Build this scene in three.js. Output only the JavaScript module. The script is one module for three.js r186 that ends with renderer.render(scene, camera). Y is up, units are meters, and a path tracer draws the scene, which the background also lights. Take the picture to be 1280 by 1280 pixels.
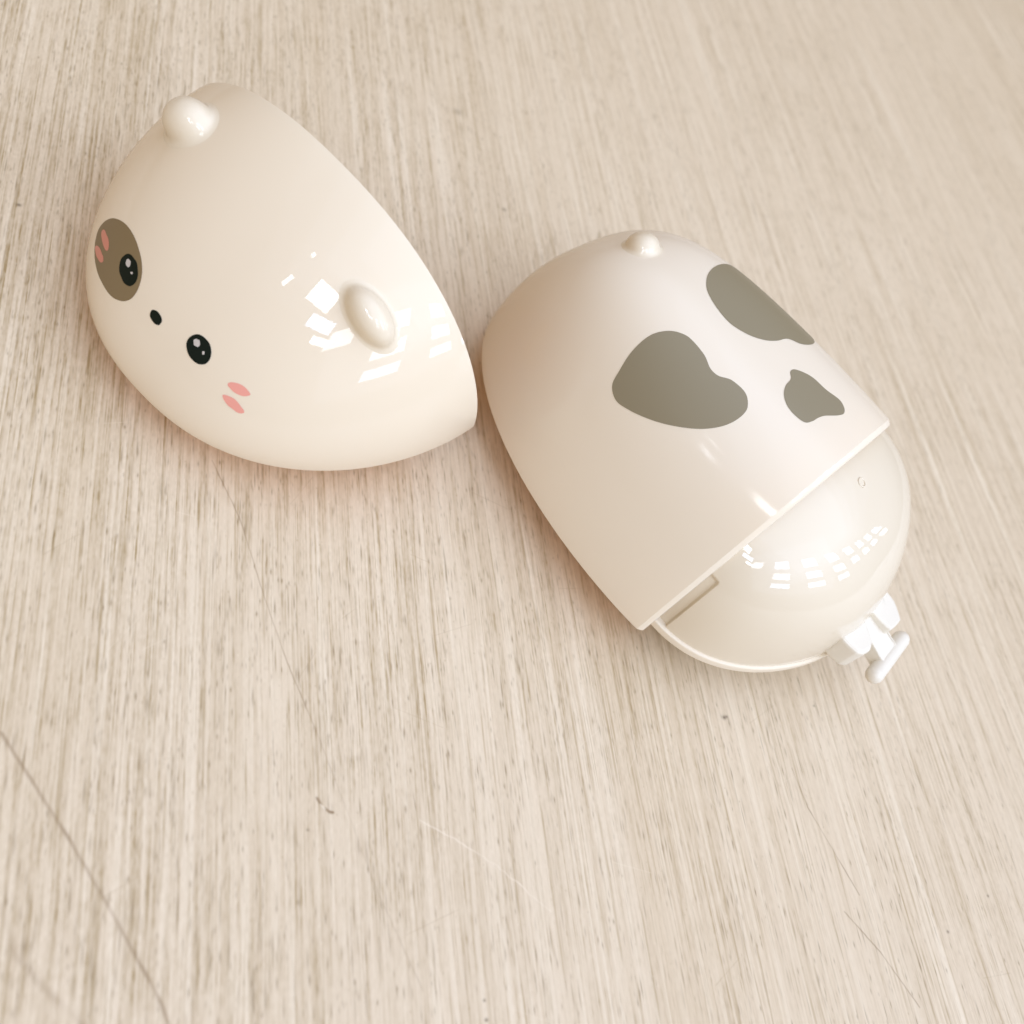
import * as THREE from 'three';
import { mergeGeometries } from 'three/addons/utils/BufferGeometryUtils.js';
import { RectAreaLightUniformsLib } from 'three/addons/lights/RectAreaLightUniformsLib.js';

// ------------------------------------------------------------------ camera, room light, exposure
const scene = new THREE.Scene();
const camera = new THREE.PerspectiveCamera(2 * Math.atan(640 / 1254.31) * 180 / Math.PI, 1, 0.005, 20);
camera.matrixAutoUpdate = true;
camera.position.set(0, 0.104318, 0);
{
  const right = new THREE.Vector3(0.78372, 0.39458, -0.47968), up = new THREE.Vector3(-0.62111, 0.49788, -0.60526);
  const back = right.clone().cross(up).normalize();
  camera.quaternion.setFromRotationMatrix(new THREE.Matrix4().makeBasis(right, up, back));
}
camera.focus = 0.122;
camera.userData.fStop = camera.getFocalLength() / 1.45;   // an aperture of 1.45 mm
camera.updateMatrixWorld();

const renderer = new THREE.WebGLRenderer({ antialias: true });
renderer.setSize(1024, 1024);
renderer.toneMapping = THREE.LinearToneMapping;
renderer.toneMappingExposure = 1.05;
renderer.shadowMap.enabled = true;
RectAreaLightUniformsLib.init();

scene.background = new THREE.Color().setRGB(0.28, 0.16, 0.013);          // the dim warm room

const COOL = new THREE.Color().setRGB(0.64, 0.80, 1.12);          // cool daylight
const CENTRE = new THREE.Vector3(0.01, 0.01, -0.09);
const towards = (az, el) => { const a = az * Math.PI / 180, e = el * Math.PI / 180; return new THREE.Vector3(Math.sin(a) * Math.cos(e), Math.sin(e), -Math.cos(a) * Math.cos(e)); };
function areaLight(pos, aim, w, h, L, color) {
  const l = new THREE.RectAreaLight(color, L, w, h);
  l.position.copy(pos); l.lookAt(aim); l.castShadow = true; scene.add(l); return l;
}
// the window wall to the right of and behind the camera: three rows of small panes
{
  const D = 2.4, az = 125 * Math.PI / 180;
  const n = new THREE.Vector3(Math.sin(az), 0, -Math.cos(az)), t = new THREE.Vector3(-n.z, 0, n.x);
  const rows = [[1.04, 0.23], [0.70, 0.145], [0.47, 0.095]];
  rows.forEach(([h, ph], r) => {
    for (let c = -6; c <= 1; c++) {
      if (r === 2 && (c < -2)) continue;
      if (c === 1 && r > 0) continue;
      const p = CENTRE.clone().addScaledVector(n, D).addScaledVector(t, (c * 0.61 + 0.04) * D);
      p.y = h * D;
      areaLight(p, p.clone().addScaledVector(n, -1), 0.31 * D, ph * 1.1 * D, 8.0, (c + r) % 2 ? 0xe6f2ff : 0xc4dcff);
    }
  });
  // the nearer window straight behind the camera: three panes one over another
  [[184, 50, 0.30, 0.17, 0xf6faff], [174, 43.2, 0.30, 0.11, 0xbfd9ff], [168, 38.3, 0.22, 0.07, 0xf6faff], [206, 45, 0.04, 0.09, 0xeaf3ff], [209, 54, 0.035, 0.035, 0xf6faff]].forEach(([a, e, w, h, col]) => {
    const p = CENTRE.clone().addScaledVector(towards(a, e), 2.4);
    areaLight(p, CENTRE, w * 1.6, h * 1.6, 15, col);
  });
}
// daylight from the big curtained window on the far right and the bright ceiling
areaLight(CENTRE.clone().addScaledVector(towards(118, 38), 3.4), CENTRE, 4.6, 2.8, 0.58, COOL);
[[3.4, 0.59], [4.4, 0.50], [5.6, 0.40], [6.8, 0.28]].forEach(([w, L], k) => areaLight(new THREE.Vector3(1.6, 2.6 + 0.01 * k, -0.6), new THREE.Vector3(1.6, 0, -0.6), w, w, L, COOL));

// ------------------------------------------------------------------ helpers
const DEG = Math.PI / 180;
let seed = 7;
const rnd = () => { seed = (seed * 1664525 + 1013904223) >>> 0; return seed / 4294967296; };
function lattice(n) { const a = new Float32Array(n * n); for (let i = 0; i < a.length; i++) a[i] = rnd(); return a; }
const LN = 256, LAT = lattice(LN);
function noise(x, y) {
  const xi = Math.floor(x), yi = Math.floor(y), fx = x - xi, fy = y - yi;
  const sx = fx * fx * (3 - 2 * fx), sy = fy * fy * (3 - 2 * fy);
  const g = (i, j) => LAT[(j & 255) * LN + (i & 255)];
  return (g(xi, yi) * (1 - sx) + g(xi + 1, yi) * sx) * (1 - sy) + (g(xi, yi + 1) * (1 - sx) + g(xi + 1, yi + 1) * sx) * sy;
}
function thing(name, label, category, pos, turn) {
  const o = new THREE.Group(); o.name = name; o.position.copy(pos); o.rotation.y = turn;
  o.userData = { label, category }; scene.add(o); return o;
}
const used = {};
function part(name, geometry, material, parent, label) {
  const m = new THREE.Mesh(geometry, material);
  used[name] = (used[name] ?? -1) + 1;
  m.name = used[name] ? name + '_' + String(used[name]).padStart(3, '0') : name;
  m.castShadow = m.receiveShadow = true;
  if (label) m.userData.label = label;
  parent.add(m); return m;
}
function gridGeometry(rows, cols, at, flip) {
  const pos = [], uv = [], idx = [];
  for (let i = 0; i < rows; i++) for (let j = 0; j < cols; j++) { const p = at(i, j); pos.push(p.x, p.y, p.z); uv.push(p.u ?? j / (cols - 1), p.v ?? i / (rows - 1)); }
  for (let i = 0; i < rows - 1; i++) for (let j = 0; j < cols - 1; j++) {
    const a = i * cols + j, b = a + 1, c = a + cols, d = c + 1;
    flip ? idx.push(a, c, b, b, c, d) : idx.push(a, b, c, b, d, c);
  }
  const g = new THREE.BufferGeometry();
  g.setAttribute('position', new THREE.Float32BufferAttribute(pos, 3));
  g.setAttribute('uv', new THREE.Float32BufferAttribute(uv, 2));
  g.setIndex(idx); g.computeVertexNormals(); return g;
}

// ------------------------------------------------------------------ materials
const plain = (r, g, b, o = {}) => { const m = new THREE.MeshPhysicalMaterial({ roughness: 0.4, ...o }); m.color.setRGB(r, g, b); m.side = THREE.DoubleSide; return m; };
const M = {
  shell: plain(0.90, 0.80, 0.63, { specularIntensity: 0.1, roughness: 0.85, clearcoat: 1, clearcoatRoughness: 0.025, transmission: 0.16, thickness: 0 }),
  bodyShell: plain(0.965, 0.87, 0.715, { specularIntensity: 0.1, roughness: 0.85, clearcoat: 0.8, clearcoatRoughness: 0.10, transmission: 0.16, thickness: 0 }),
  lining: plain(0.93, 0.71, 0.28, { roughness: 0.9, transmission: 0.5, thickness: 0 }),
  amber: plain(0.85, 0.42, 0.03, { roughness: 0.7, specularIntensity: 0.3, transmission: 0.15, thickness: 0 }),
  inner: plain(0.765, 0.675, 0.53, { roughness: 0.6, specularIntensity: 0.1, clearcoat: 1, clearcoatRoughness: 0.02 }),
  tray: plain(0.84, 0.745, 0.60, { roughness: 0.35 }),
  white: plain(0.79, 0.735, 0.63, { roughness: 0.32 }),
  grey: plain(0.275, 0.235, 0.155, { specularIntensity: 0.1, roughness: 0.6, clearcoat: 0.5, clearcoatRoughness: 0.32 }),
  brown: plain(0.23, 0.165, 0.085, { specularIntensity: 0.1, roughness: 0.6, clearcoat: 0.5, clearcoatRoughness: 0.3 }),
  black: plain(0.005, 0.010, 0.007, { roughness: 0.45, specularIntensity: 0.35 }),
  glint: plain(0.55, 0.5, 0.45),
  pink: plain(0.80, 0.34, 0.27, { roughness: 0.5, clearcoat: 0.6, clearcoatRoughness: 0.05 }),
  pinkDark: plain(0.62, 0.22, 0.15, { roughness: 0.5, clearcoat: 0.6, clearcoatRoughness: 0.05 }),
};

// ------------------------------------------------------------------ the wooden table top
const GRAIN = Math.atan2(0.63327, 0.77393);           // across the grain = local x, along the grain (away) = local -z
{
  const N = 2048, A0 = -25, AW = 170, L0 = -10, LW = 205;              // the texture's window, in mm across and along
  const img = new Float32Array(N * N * 3), hgt = new Float32Array(N * N);
  const base = [0.685, 0.562, 0.405], dark = [0.36, 0.255, 0.125], pale = [0.78, 0.67, 0.51];
  const warm = [0.615, 0.475, 0.305];
  for (let j = 0; j < N; j++) for (let i = 0; i < N; i++) {
    const a = A0 + AW * (i + 0.5) / N, l = L0 + LW * (j + 0.5) / N;
    const w = a + 0.9 * (noise(l * 0.012, a * 0.02 + 9) - 0.5) + 0.25 * (noise(l * 0.06, a * 0.1 + 40) - 0.5);
    const n1 = noise(w * 0.09 + 3, l * 0.006), n2 = noise(w * 0.42 + 17, l * 0.011 + 5), n3 = noise(w * 1.35 + 51, l * 0.022 + 11);
    const n4 = noise(w * 3.4 + 91, l * 0.05 + 23), n5 = noise(w * 8 + 7, l * 0.16 + 77), n6 = noise(a * 6 + 31, l * 2.2 + 3), n7 = noise(a * 2.1, l * 0.9 + 63);
    let d = 0.10 * Math.max(0, n3 - 0.5) * 2 + 0.36 * Math.pow(n4, 3) + 0.56 * Math.pow(n5, 4) + 0.06 * (n2 - 0.5) + 0.16 * (n6 - 0.5) + 0.08 * (n7 - 0.5) + 0.05 * (n1 - 0.5);
    d *= (0.75 + 0.7 * noise(a * 0.11 + 70, l * 0.022 + 90)) * (0.55 + 0.9 * noise(a * 5 + 12, l * 1.1 + 40)) * (1.5 - 0.6 * Math.min(1, Math.max(0, a / 80)));
    const p = 0.9 * Math.max(0, 0.55 - n4) * Math.max(0, n2 - 0.2) + 0.55 * Math.max(0, 0.42 - n3);
    const k = (j * N + i) * 3, dd = Math.min(1, Math.max(-0.12, d * 0.74)), pp = Math.min(1, p * 2.0), wm = 0.5 * Math.max(0, n2 * 0.7 + n1 * 0.5 - 0.62);
    for (let c = 0; c < 3; c++) {
      let v = base[c]; v += (pale[c] - v) * pp; v += (warm[c] - v) * wm; v += (dark[c] - v) * dd; img[k + c] = v;
    }
    hgt[j * N + i] = 0.65 - 0.55 * dd + 0.2 * pp + 0.05 * (n6 - 0.5);
  }
  const px = N / AW, pl = N / LW;
  // a soft-edged stroke in mm: points [a, l], half width, tone, strength
  function dab(a, l, ra, rl, tone, s, dh) {
    const i0 = Math.max(0, Math.floor((a - ra * 2 - A0) * px)), i1 = Math.min(N - 1, Math.ceil((a + ra * 2 - A0) * px));
    const j0 = Math.max(0, Math.floor((l - rl * 2 - L0) * pl)), j1 = Math.min(N - 1, Math.ceil((l + rl * 2 - L0) * pl));
    for (let j = j0; j <= j1; j++) for (let i = i0; i <= i1; i++) {
      const x = (A0 + (i + 0.5) / px - a) / ra, y = (L0 + (j + 0.5) / pl - l) / rl, f = s * Math.exp(-(x * x + y * y));
      if (f < 0.004) continue;
      const k = (j * N + i) * 3;
      for (let c = 0; c < 3; c++) img[k + c] += (tone[c] - img[k + c]) * f;
      hgt[j * N + i] += dh * f;
    }
  }
  function stroke(pts, r, tone, s, dh, wob = 0.08) {
    for (let q = 0; q < pts.length - 1; q++) {
      const [a0, l0] = pts[q], [a1, l1] = pts[q + 1], len = Math.hypot(a1 - a0, l1 - l0), n = Math.max(2, Math.ceil(len / (r * 0.9)));
      for (let k = 0; k < n; k++) {
        const f = k / n, a = a0 + (a1 - a0) * f, l = l0 + (l1 - l0) * f;
        dab(a + wob * (noise(l * 1.3, a * 1.3 + 8) - 0.5), l, r, r, tone, s * (0.35 + 0.9 * noise(l * 0.7 + 50, a * 0.7)), dh);
      }
    }
  }
  // open pores: short dark dashes along the grain, in loose clusters
  const pore = [0.20, 0.13, 0.055];
  for (let n = 0; n < 26000; n++) {
    const a = A0 + AW * rnd(), l = L0 + LW * rnd();
    const cl = noise(a * 0.35 + 120, l * 0.05 + 33) * noise(a * 1.2 + 10, l * 0.08 + 2);
    if (rnd() > cl * (a < 50 ? 3.2 : 2.0)) continue;
    const len = 0.25 + 1.5 * rnd() * rnd(), r = 0.055 + 0.06 * rnd();
    dab(a, l, r, len, pore, 0.22 + 0.5 * rnd() * rnd(), -0.5);
  }
  for (let n = 0; n < 1500; n++) {                                          // longer dark grain lines, broken up
    let a = A0 + AW * rnd(), l = L0 + LW * rnd();
    if (rnd() > noise(a * 0.2 + 20, l * 0.03 + 60) * 1.5) continue;
    const m = 3 + Math.floor(rnd() * 9), r = 0.06 + 0.09 * rnd(), s = 0.12 + 0.34 * rnd();
    for (let k = 0; k < m; k++) { dab(a, l, r, 0.9 + rnd(), dark, s * (0.3 + rnd()), -0.35); a += (rnd() - 0.5) * 0.12; l += 1.1 + rnd(); }
  }
  for (let n = 0; n < 2600; n++) dab(A0 + AW * rnd(), L0 + LW * rnd(), 0.07 + 0.05 * rnd(), 0.08 + 0.1 * rnd(), rnd() < 0.75 ? dark : pale, 0.15 + 0.25 * rnd(), -0.2);
  for (let n = 0; n < 150; n++) {                                          // hair-fine cross scratches
    const a = A0 + AW * rnd(), l = L0 + LW * rnd(), t = (rnd() - 0.5) * 2.4, q = 1.5 + 5 * rnd();
    stroke([[a, l], [a + Math.cos(t) * q, l + Math.sin(t) * q]], 0.06, rnd() < 0.6 ? dark : pale, 0.16, -0.2);
  }
  // the scratches, nicks and specks that the table top shows
  const sc = [0.26, 0.17, 0.09];
  stroke([[-3.9, 35.3], [-0.7, 30.6], [3.3, 24.6], [7.2, 18.3], [11.8, 10.5], [12.9, 7.8]], 0.16, sc, 0.42, -0.8);
  stroke([[15.1, 69.2], [18.5, 61.3], [21.2, 51.6], [23.8, 43.4], [26.8, 35.6]], 0.08, sc, 0.30, -0.5); stroke([[26.8, 35.6], [30.3, 25.7], [32.5, 19.1], [36.8, 9]], 0.09, sc, 0.13, -0.2);
  stroke([[37.8, 25.9], [41.8, 23.6], [45.3, 21.4], [48.7, 18.7], [52.1, 15.6]], 0.085, [0.84, 0.72, 0.57], 0.30, 0.3, 0.5);
  stroke([[26.6, 28.5], [27.1, 27.7]], 0.13, sc, 0.9, -0.8); stroke([[27.4, 27.4], [27.9, 27], [28.4, 26.9]], 0.12, sc, 0.9, -0.8); stroke([[27, 27.8], [27.5, 27.2]], 0.08, pale, 0.9, 0.4);
  stroke([[-2.2, 19.5], [-0.4, 15.1], [2.4, 12], [5.9, 8.8]], 0.3, sc, 0.14, -0.3);
  stroke([[90, 31.3], [90.9, 26.1], [93, 20.9], [95.4, 15]], 0.09, sc, 0.35, -0.5);
  stroke([[92.2, 13.3], [96.1, 8.4], [99.8, 1.8]], 0.09, sc, 0.35, -0.5);
  for (const [a, l, r, s] of [[81.1, 38.1, 0.3, 0.85], [81.5, 38.2, 0.2, 0.7], [96.7, 40, 0.16, 0.6], [61, 125.5, 0.4, 0.6], [55.1, 147.6, 0.9, 0.35], [-9.6, 104.7, 0.3, 0.8], [43.2, 7.7, 0.16, 0.7], [43.2, 5.9, 0.2, 0.8], [117.2, 13.8, 0.2, 0.7], [108.1, 9.9, 0.22, 0.7], [25.6, 25.2, 0.16, 0.6]])
    dab(a, l, r, r * 0.9, [0.13, 0.09, 0.05], s, -0.3);
  const col = new Uint8Array(N * N * 4), bmp = new Uint8Array(N * N * 4), rgh = new Uint8Array(N * N * 4);
  const enc = (x) => 255 * (x <= 0.0031308 ? 12.92 * x : 1.055 * Math.pow(x, 1 / 2.4) - 0.055);
  for (let k = 0; k < N * N; k++) {
    for (let c = 0; c < 3; c++) { col[k * 4 + c] = Math.max(0, Math.min(255, enc(Math.max(0, img[k * 3 + c])))); bmp[k * 4 + c] = Math.max(0, Math.min(255, hgt[k] * 255)); }
    rgh[k * 4 + 1] = Math.max(0, Math.min(255, 255 * (0.56 - 0.16 * hgt[k]))); rgh[k * 4] = rgh[k * 4 + 2] = 0;
    col[k * 4 + 3] = bmp[k * 4 + 3] = rgh[k * 4 + 3] = 255;
  }
  const tex = (d, srgb) => {
    const t = new THREE.DataTexture(d, N, N, THREE.RGBAFormat); t.wrapS = t.wrapT = THREE.MirroredRepeatWrapping; t.magFilter = THREE.LinearFilter; t.minFilter = THREE.LinearMipmapLinearFilter; t.generateMipmaps = true;
    if (srgb) t.colorSpace = THREE.SRGBColorSpace; t.needsUpdate = true; return t;
  };
  const wood = new THREE.MeshStandardMaterial({ map: tex(col, true), bumpMap: tex(bmp), bumpScale: 0.00006, roughnessMap: tex(rgh), roughness: 1 });
  const g = new THREE.BoxGeometry(0.9, 0.025, 1.0);
  const p = g.attributes.position, uv = g.attributes.uv, cx = 0.17, cl = 0.2;
  for (let i = 0; i < p.count; i++) {
    const a = (p.getX(i) + cx) * 1000, l = (cl - p.getZ(i)) * 1000;
    uv.setXY(i, (a - A0) / AW + (Math.abs(p.getY(i)) < 0 ? 0 : 0), (l - L0) / LW);
  }
  const top = new THREE.Mesh(g, wood); top.name = 'tabletop'; top.castShadow = top.receiveShadow = true;
  const c = Math.cos(GRAIN), s = Math.sin(GRAIN);
  top.position.set(cx * c - cl * s, -0.0125, -cx * s - cl * c); top.rotation.y = GRAIN;
  top.userData = { kind: 'structure', label: 'pale whitewashed wood grain table top with fine scratches' };
  scene.add(top);
}

// ------------------------------------------------------------------ curved shells: a point of the surface from t (0 cut edge, 1 far end) and th (degrees round the arch)
const pw = Math.pow;
function capSurface(t, th) {
  const S = Math.sin(th * DEG), T = Math.min(t, 1);
  const W = 0.0290593 * (1 - 0.0405315 * T) * pw(1 - pw(T, 1.933355), 1 / 2.276045), H = 0.0228532 * (1 - 0.0243189 * T) * pw(1 - pw(T, 1.301319), 1 / 1.502894);
  const y = H * pw(Math.max(0, 1 - pw(Math.abs(S), 2.317802)), 1 / 1.870837), x = T * 0.0302768 + 0.0759127 * y, ct = Math.cos(0.1703095), st = Math.sin(0.1703095);
  return new THREE.Vector3(x * ct + y * st, -x * st + y * ct + 0.0302768 * st, S * W);
}
function bodySurface(t, th) {
  const S = Math.sin(th * DEG), T = Math.min(t, 1);
  const W = 0.025 * (1 + 0.4 * T) * pw(1 - pw(T, 1.3303), 1 / 2.0841), H = 0.02727 * (1 - 0.02424 * T) * pw(1 - pw(T, 7.64018), 1 / 1.34232);
  return new THREE.Vector3(T * 0.05135, H * pw(Math.max(0, 1 - pw(Math.abs(S), 3.24487)), 1 / 1.3), S * W);
}
function innerSurface(t, th) {
  const S = Math.sin(th * DEG), T = Math.min(Math.max(t, 0), 1);
  const W = 0.0242 * pw(1 - pw(T, 2.18914), 1 / 1.5), H = 0.02274 * pw(1 - pw(T, 1.88039), 1 / 2.4384);
  return new THREE.Vector3(t < 0 ? -t * 0.0202 : -T * 0.0202, H * pw(Math.max(0, 1 - pw(Math.abs(S), 2.57493)), 1 / 3.16895), S * W + 0.00174);
}
function normalAt(f, t, th) {
  const e = 1e-3, a = f(Math.min(t + e, 0.9999), th).sub(f(Math.max(t - e, 0), th)), b = f(t, th + 0.1).sub(f(t, th - 0.1));
  const n = b.cross(a).normalize();
  return n.dot(f(t, th).sub(new THREE.Vector3(0, -0.004, 0)).setX(f(t, th).x * 0.5)) < 0 ? n.negate() : n;
}
const ease = (u, k) => 1 - pw(1 - u, k);
// outer skin with its rim and, inside it, the lining
function shell(f, thick, rows, cols, drop, lip) {
  const P = [], Nn = [];
  const g = gridGeometry(rows, cols, (i, j) => f(ease(i / (rows - 1), 2.1), -90 + 180 * j / (cols - 1)));
  const p = g.attributes.position, n = g.attributes.normal;
  for (let k = 0; k < p.count; k++) { P.push(new THREE.Vector3().fromBufferAttribute(p, k)); Nn.push(new THREE.Vector3().fromBufferAttribute(n, k)); }
  const out = normalSign(P, Nn);
  const inside = (k, d) => { const v = P[k].clone().addScaledVector(Nn[k], -out * d); v.y = Math.max(v.y, P[k].y < 2e-4 ? P[k].y : 2e-4); return v; };
  const rimDir = P[0].clone().sub(P[cols]).setY(0).normalize();
  const rim = gridGeometry(7, cols, (i, j) => { const u = i / 6, v = inside(j, thick * u); return v.addScaledVector(rimDir, lip * Math.sin(Math.PI * u)); });
  const inn = gridGeometry(rows, cols, (i, j) => inside(i * cols + j, thick));
  // the lower half: from the parting line it turns inwards and down to the table
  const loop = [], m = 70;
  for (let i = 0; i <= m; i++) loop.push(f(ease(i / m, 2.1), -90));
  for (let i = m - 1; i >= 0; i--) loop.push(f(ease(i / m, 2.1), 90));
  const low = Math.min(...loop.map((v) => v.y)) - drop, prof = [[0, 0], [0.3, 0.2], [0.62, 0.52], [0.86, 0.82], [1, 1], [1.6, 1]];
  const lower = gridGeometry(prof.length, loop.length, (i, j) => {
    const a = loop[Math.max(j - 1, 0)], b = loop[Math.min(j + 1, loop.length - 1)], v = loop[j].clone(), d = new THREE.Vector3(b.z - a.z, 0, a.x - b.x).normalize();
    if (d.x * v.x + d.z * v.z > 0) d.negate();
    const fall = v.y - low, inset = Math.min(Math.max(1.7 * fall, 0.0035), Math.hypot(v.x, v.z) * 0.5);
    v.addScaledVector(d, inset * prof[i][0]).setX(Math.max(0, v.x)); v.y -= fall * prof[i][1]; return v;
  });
  return { skin: mergeGeometries([g, rim]), lower, lining: inn };
}
function normalSign(P, Nn) { let s = 0; for (let k = 0; k < P.length; k += 7) s += Nn[k].dot(P[k].clone().setX(0)); return s < 0 ? -1 : 1; }
// a flat print on a shell: an outline in (t, th), filled in rings that follow the surface
function print(f, flat, lift) {
  const n0 = flat.length / 2, pts = [];
  for (let i = 0; i < n0; i++) pts.push([flat[2 * i], flat[2 * i + 1]]);
  const curve = new THREE.CatmullRomCurve3(pts.map(([t, h]) => new THREE.Vector3(t * 60, h, 0)), true, 'centripetal');
  const seg = Math.max(48, n0 * 6), loop = curve.getPoints(seg).slice(0, seg);
  const c = new THREE.Vector3(); loop.forEach((v) => c.addScaledVector(v, 1 / seg));
  const rings = 14;
  const g = gridGeometry(rings + 1, seg + 1, (i, j) => {
    const v = c.clone().lerp(loop[j % seg], i / rings), t = v.x / 60, p = f(t, v.y);
    return p.addScaledVector(normalAt(f, t, v.y), lift);
  });
  return g;
}
// a bump that grows out of a shell: half widths along the arch (a) and along the axis (b), and its height
function bump(f, t0, th0, a, b, high, lean = [0, 0, 0]) {
  const n = normalAt(f, t0, th0).add(new THREE.Vector3(...lean)).normalize();
  const dT = f(t0 + 0.01, th0).distanceTo(f(t0 - 0.01, th0)) / 0.02, dH = f(t0, th0 + 1).distanceTo(f(t0, th0 - 1)) / 2;
  const prof = new THREE.SplineCurve([[0, 1], [0.2, 0.985], [0.4, 0.93], [0.6, 0.825], [0.77, 0.665], [0.89, 0.47], [0.965, 0.28], [1.03, 0.13], [1.13, 0.04], [1.3, -0.02]].map(([x, y]) => new THREE.Vector2(x, y)));
  return gridGeometry(40, 73, (i, j) => {
    const q = prof.getPoint(i / 39), ph = 2 * Math.PI * j / 72;
    return f(t0 + q.x * b * Math.sin(ph) / dT, th0 + q.x * a * Math.cos(ph) / dH).addScaledVector(n, q.y * high);
  });
}

// ------------------------------------------------------------------ the face half
const cap = thing('animal_cap', 'cream plastic animal head half with printed face and two round ears', 'cap', new THREE.Vector3(-0.0381434, 0.0041, -0.0901034), 4.546415);
cap.scale.setScalar(0.96070);
{
  const s = shell(capSurface, 0.0014, 150, 220, 0.0040 / 0.96070, 0.0002);
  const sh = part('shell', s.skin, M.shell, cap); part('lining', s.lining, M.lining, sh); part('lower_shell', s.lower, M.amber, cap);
  part('ear', bump(capSurface, 0.238, 39.4, 0.0036, 0.0029, 0.0031), M.shell, cap);
  part('ear', bump(capSurface, 0.28, -33.8, 0.0039, 0.0022, 0.0027), M.shell, cap);
  const patch = part('eye_patch', print(capSurface, [0.8475, 26.1, 0.8625, 32.1, 0.865, 39.3, 0.8525, 46.5, 0.83, 53.4, 0.795, 58.2, 0.755, 60.3, 0.7175, 59.7, 0.6875, 55.8, 0.6675, 50.4, 0.66, 44.4, 0.6625, 38.7, 0.6775, 33.0, 0.7, 28.5, 0.7275, 24.6, 0.76, 22.2, 0.795, 21.6, 0.825, 22.8], 0.00003), M.brown, cap, 'brown oval patch round one printed eye');
  part('blush_mark', print(capSurface, [0.7625, 46.2, 0.7625, 48, 0.755, 50.1, 0.7425, 52.5, 0.7275, 54.6, 0.7175, 55.2, 0.71, 54.3, 0.71, 52.2, 0.72, 49.8, 0.73, 47.4, 0.745, 45.9, 0.755, 45.6], 0.00005), M.pinkDark, patch);
  part('blush_mark', print(capSurface, [0.8, 48.9, 0.8025, 50.7, 0.7975, 53.4, 0.79, 56.1, 0.7775, 58.2, 0.77, 59.1, 0.7625, 57.9, 0.7625, 55.8, 0.7675, 52.8, 0.7775, 50.4, 0.785, 48.6, 0.795, 48], 0.00005), M.pinkDark, patch);
  const e1 = part('eye', print(capSurface, [0.805, 25.8, 0.81, 27.9, 0.81, 30.3, 0.8025, 32.4, 0.7925, 34.5, 0.7775, 35.4, 0.76, 35.4, 0.7475, 34.5, 0.735, 33, 0.73, 30.9, 0.7325, 28.8, 0.7375, 26.7, 0.75, 25.2, 0.765, 24, 0.78, 23.7, 0.7925, 24.3], 0.00006), M.black, cap, 'black eye printed on the brown patch');
  const e2 = part('eye', print(capSurface, [0.805, -18.9, 0.8175, -18, 0.825, -16.5, 0.8275, -14.1, 0.825, -11.7, 0.8175, -9.6, 0.805, -7.8, 0.79, -7.2, 0.775, -7.5, 0.7625, -8.4, 0.755, -9.9, 0.7525, -12, 0.755, -14.1, 0.765, -16.2, 0.7775, -17.7, 0.79, -18.6], 0.00006), M.black, cap, 'black eye printed on the bare cream side');
  part('eye_glint', print(capSurface, [0.765, 30, 0.765, 30.9, 0.7625, 31.8, 0.7575, 32.1, 0.75, 32.1, 0.745, 31.5, 0.745, 30.6, 0.7475, 29.7, 0.7525, 29.4, 0.76, 29.4], 0.00008), M.glint, e1);
  part('eye_glint', print(capSurface, [0.775, 27, 0.775, 27.6, 0.7745, 27.9, 0.7725, 28.1, 0.77, 27.6, 0.7675, 27, 0.77, 26.7, 0.7725, 26.7], 0.00008), M.glint, e1);
  part('eye_glint', print(capSurface, [0.7875, -12, 0.79, -11.4, 0.7925, -10.5, 0.7875, -9.6, 0.7825, -9, 0.775, -9.3, 0.7725, -9.9, 0.77, -10.5, 0.775, -11.4, 0.78, -12], 0.00008), M.glint, e2);
  part('eye_glint', print(capSurface, [0.79, -15.6, 0.7925, -15, 0.79, -14.7, 0.7875, -14.4, 0.785, -14.4, 0.7825, -15, 0.785, -15.3, 0.7875, -15.6], 0.00008), M.glint, e2);
  part('nose', print(capSurface, [0.815, 11.7, 0.805, 9.9, 0.805, 7.5, 0.815, 5.4, 0.8275, 5.4, 0.835, 6.9, 0.835, 9.3, 0.8275, 11.4], 0.00006), M.black, cap);
  part('cheek_mark', print(capSurface, [0.7575, -37.8, 0.765, -37.8, 0.775, -37.5, 0.785, -36.3, 0.7925, -34.5, 0.795, -32.4, 0.795, -30.9, 0.79, -30, 0.7825, -30, 0.775, -30.6, 0.765, -31.8, 0.7575, -33.6, 0.755, -35.4, 0.755, -36.9], 0.00004), M.pink, cap);
  part('cheek_mark', print(capSurface, [0.8075, -45, 0.815, -45, 0.8225, -44.1, 0.8275, -42, 0.8325, -39.6, 0.8325, -36.9, 0.83, -35.1, 0.825, -33.9, 0.82, -34.2, 0.8125, -35.4, 0.805, -37.2, 0.8025, -39.6, 0.8025, -42, 0.8025, -43.8], 0.00004), M.pink, cap);
}

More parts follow.
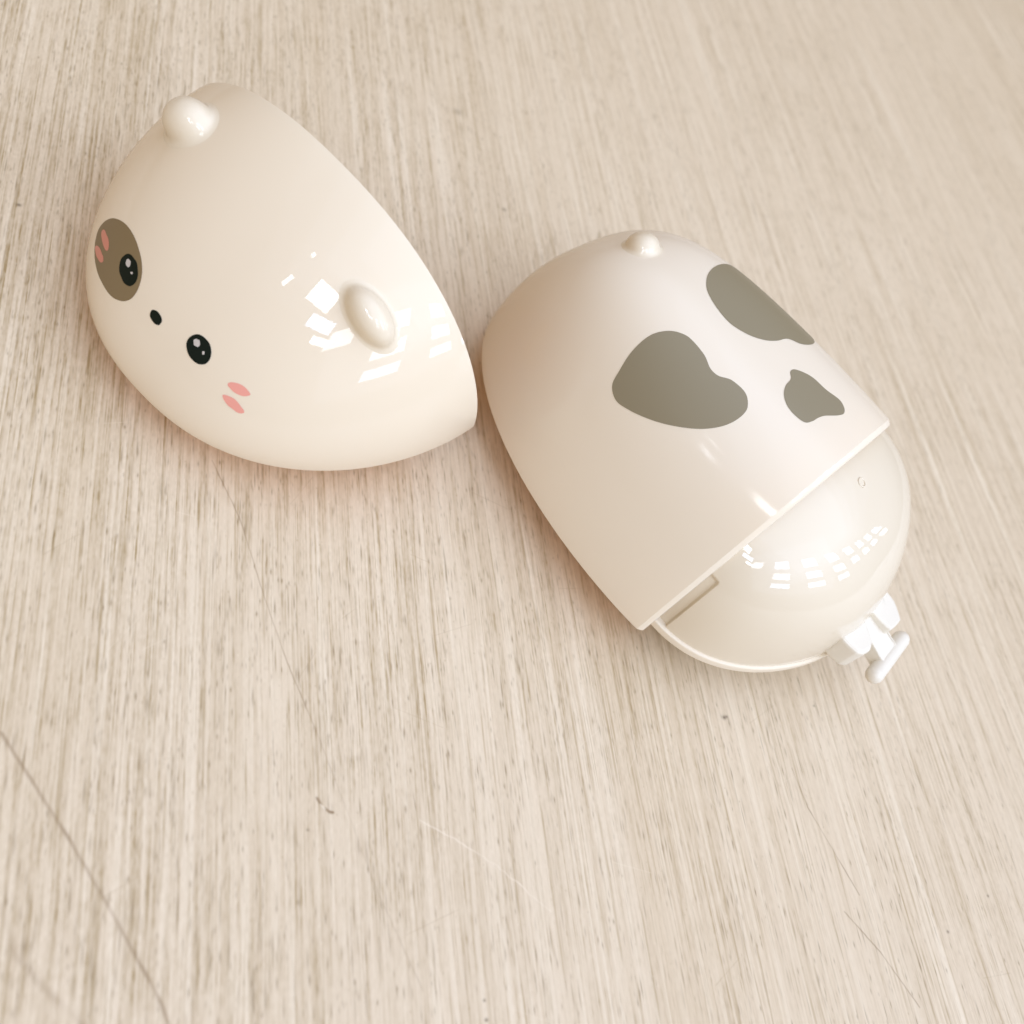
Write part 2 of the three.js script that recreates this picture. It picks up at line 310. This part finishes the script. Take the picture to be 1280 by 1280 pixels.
// ------------------------------------------------------------------ the body half with the white roller tip
const body = thing('correction_tape', 'cream plastic body half with grey spots and white tip sticking out', 'correction tape', new THREE.Vector3(0.0277138, 0.0054, -0.1019506), 2.87624);
body.scale.setScalar(0.94824);
{
  const s = shell(bodySurface, 0.0014, 150, 220, 0.0053 / 0.94824, 0.0008);
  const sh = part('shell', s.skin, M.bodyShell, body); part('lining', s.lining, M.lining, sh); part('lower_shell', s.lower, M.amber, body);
  part('tail', bump(bodySurface, 0.7525, -4.5, 0.0024, 0.0024, 0.0019), M.shell, body);
  part('spot', print(bodySurface, [0.5075, -26.4, 0.5275, -31.5, 0.5275, -38.7, 0.5125, -44.4, 0.495, -48.3, 0.4625, -49.5, 0.42, -48.3, 0.355, -45, 0.3025, -41.1, 0.2625, -36.9, 0.235, -31.5, 0.23, -25.8, 0.24, -22.8, 0.27, -20.4, 0.3125, -21, 0.345, -23.7, 0.3675, -24, 0.405, -22.5, 0.4625, -22.5, 0.4875, -24], 0.00004), M.grey, body, 'heart-shaped grey spot in the middle');
  part('spot', print(bodySurface, [0.5975, 17.4, 0.5925, 8.7, 0.5725, 2.4, 0.54, -2.1, 0.4925, -4.5, 0.44, -5.1, 0.3925, -2.7, 0.355, 1.5, 0.335, 6, 0.3225, 11.7, 0.295, 15, 0.28, 20, 0.285, 27, 0.32, 33, 0.38, 36, 0.4375, 37, 0.4925, 36, 0.54, 33, 0.5825, 27], 0.00004), M.grey, body, 'long grey spot that wraps over the far side');
  part('spot', print(bodySurface, [0.2475, 2.4, 0.2475, 0.3, 0.2325, -1.8, 0.225, -6, 0.2075, -9.6, 0.18, -11.7, 0.1525, -12, 0.125, -11.1, 0.115, -8.4, 0.1125, -5.1, 0.1075, -2.4, 0.0875, 2.7, 0.0825, 5.4, 0.0925, 7.5, 0.115, 8.7, 0.1575, 7.2, 0.2, 6.6, 0.225, 5.1], 0.00004), M.grey, body, 'small grey spot near the cut edge');
  // the glossy inner cover, with a shallow step beside the cut edge
  const step = (x, a, b) => { const u = Math.min(1, Math.max(0, (x - a) / (b - a))); return u * u * (3 - 2 * u); };
  const ts = [-0.35, -0.1]; for (let i = 0; i <= 60; i++) ts.push(0.2 * i / 60); for (let i = 1; i <= 90; i++) ts.push(0.2 + 0.8 * ease(i / 90, 2.1));
  const hs = []; for (let i = 0; i <= 90; i++) hs.push(-90 + 40 * i / 90); for (let i = 1; i <= 150; i++) hs.push(-50 + 140 * i / 150);
  const cover = part('inner_cover', gridGeometry(ts.length, hs.length, (i, j) => {
    const t = ts[i], h = hs[j], p = innerSurface(t, h), m = (1 - step(t, 0.095, 0.112)) * (1 - step(h, -69.5, -68));
    return m > 0 ? p.addScaledVector(normalAt(innerSurface, Math.max(t, 0.002), Math.max(h, -88)), -0.0005 * m) : p;
  }), M.inner, body);
  {
    const ring = new THREE.TorusGeometry(0.00062, 0.00013, 10, 32), p = innerSurface(0.2025, 1);
    ring.applyQuaternion(new THREE.Quaternion().setFromUnitVectors(new THREE.Vector3(0, 0, 1), normalAt(innerSurface, 0.2025, 1))); ring.translate(p.x, p.y, p.z);
    part('moulded_ring', ring, M.inner, cover);
  }
  // the white tray under it
  const outline = new THREE.Shape(), ol = [];
  for (let i = 0; i <= 60; i++) { const T = ease(i / 60, 2.1); ol.push([-T * 0.0206, 0.0247 * pw(Math.max(0, 1 - pw(T, 2.18914)), 1 / 1.5)]); }
  outline.moveTo(0.004, -0.0247 + 0.00174);
  for (const [x, w] of ol) outline.lineTo(x, -w + 0.00174);
  for (const [x, w] of ol.slice(0, -1).reverse()) outline.lineTo(x, w + 0.00174);
  outline.lineTo(0.004, 0.0247 + 0.00174);
  const prism = (shape, y0, y1, bevel, seg = 3) => {
    const g = new THREE.ExtrudeGeometry(shape, { depth: y1 - y0 - 2 * bevel, bevelEnabled: true, bevelThickness: bevel, bevelSize: bevel, bevelOffset: -bevel, bevelSegments: seg, curveSegments: 12 });
    g.rotateX(Math.PI / 2); g.translate(0, y1 - bevel, 0); return g;   // shape (x, y) -> local (x, z), extruded downwards
  };
  part('tray', prism(outline, 0.0002, 0.0016, 0.0003), M.tray, body);
  // the tape head: two cheeks, a plate and the cross bar at its end
  const poly = (pts, soft = 0.25) => { const c = new THREE.CatmullRomCurve3(pts.map(([x, y]) => new THREE.Vector3(x / 1000, y / 1000, 0)), true, 'catmullrom', soft); return new THREE.Shape(c.getPoints(pts.length * 8).map((v) => new THREE.Vector2(v.x, v.y))); };
  const head = new THREE.Group(); head.name = 'tape_head'; body.add(head);
  part('cheek', prism(poly([[-16.5, -3.2], [-16.5, 1.8], [-18.4, 2.1], [-19.9, 1.6], [-21.9, 0.2], [-22.6, -1.4], [-22.3, -3], [-21.4, -3.9], [-19, -4.2]]), 0.0030, 0.0076, 0.0006), M.white, head);
  part('cheek', prism(poly([[-17, 5.1], [-17, 10.1], [-18.6, 10.2], [-20.7, 9.9], [-23, 8.2], [-22.9, 5.1], [-20.5, 4.7]]), 0.0026, 0.0071, 0.0004), M.white, head);
  const plate = prism(poly([[-17, 2], [-17, 6], [-20.1, 6], [-24.8, 6], [-26.6, 5.7], [-26.6, 1.6], [-24.5, 1.4], [-20, 1.6]], 0.1), 0.0040, 0.0066, 0.0003);
  { const q = plate.attributes.position; for (let i = 0; i < q.count; i++) q.setY(i, q.getY(i) - Math.max(0, -0.020 - q.getX(i)) * 0.25); plate.computeVertexNormals(); }
  part('plate', plate, M.white, head);
  const bar = new THREE.CapsuleGeometry(0.00142, 0.0090, 8, 24); bar.rotateX(Math.PI / 2); bar.scale(0.9, 0.95, 1); bar.rotateY(0.05); bar.translate(-0.02575, 0.0040, 0.0042);
  part('cross_bar', bar, M.white, head);
}

renderer.render(scene, camera);
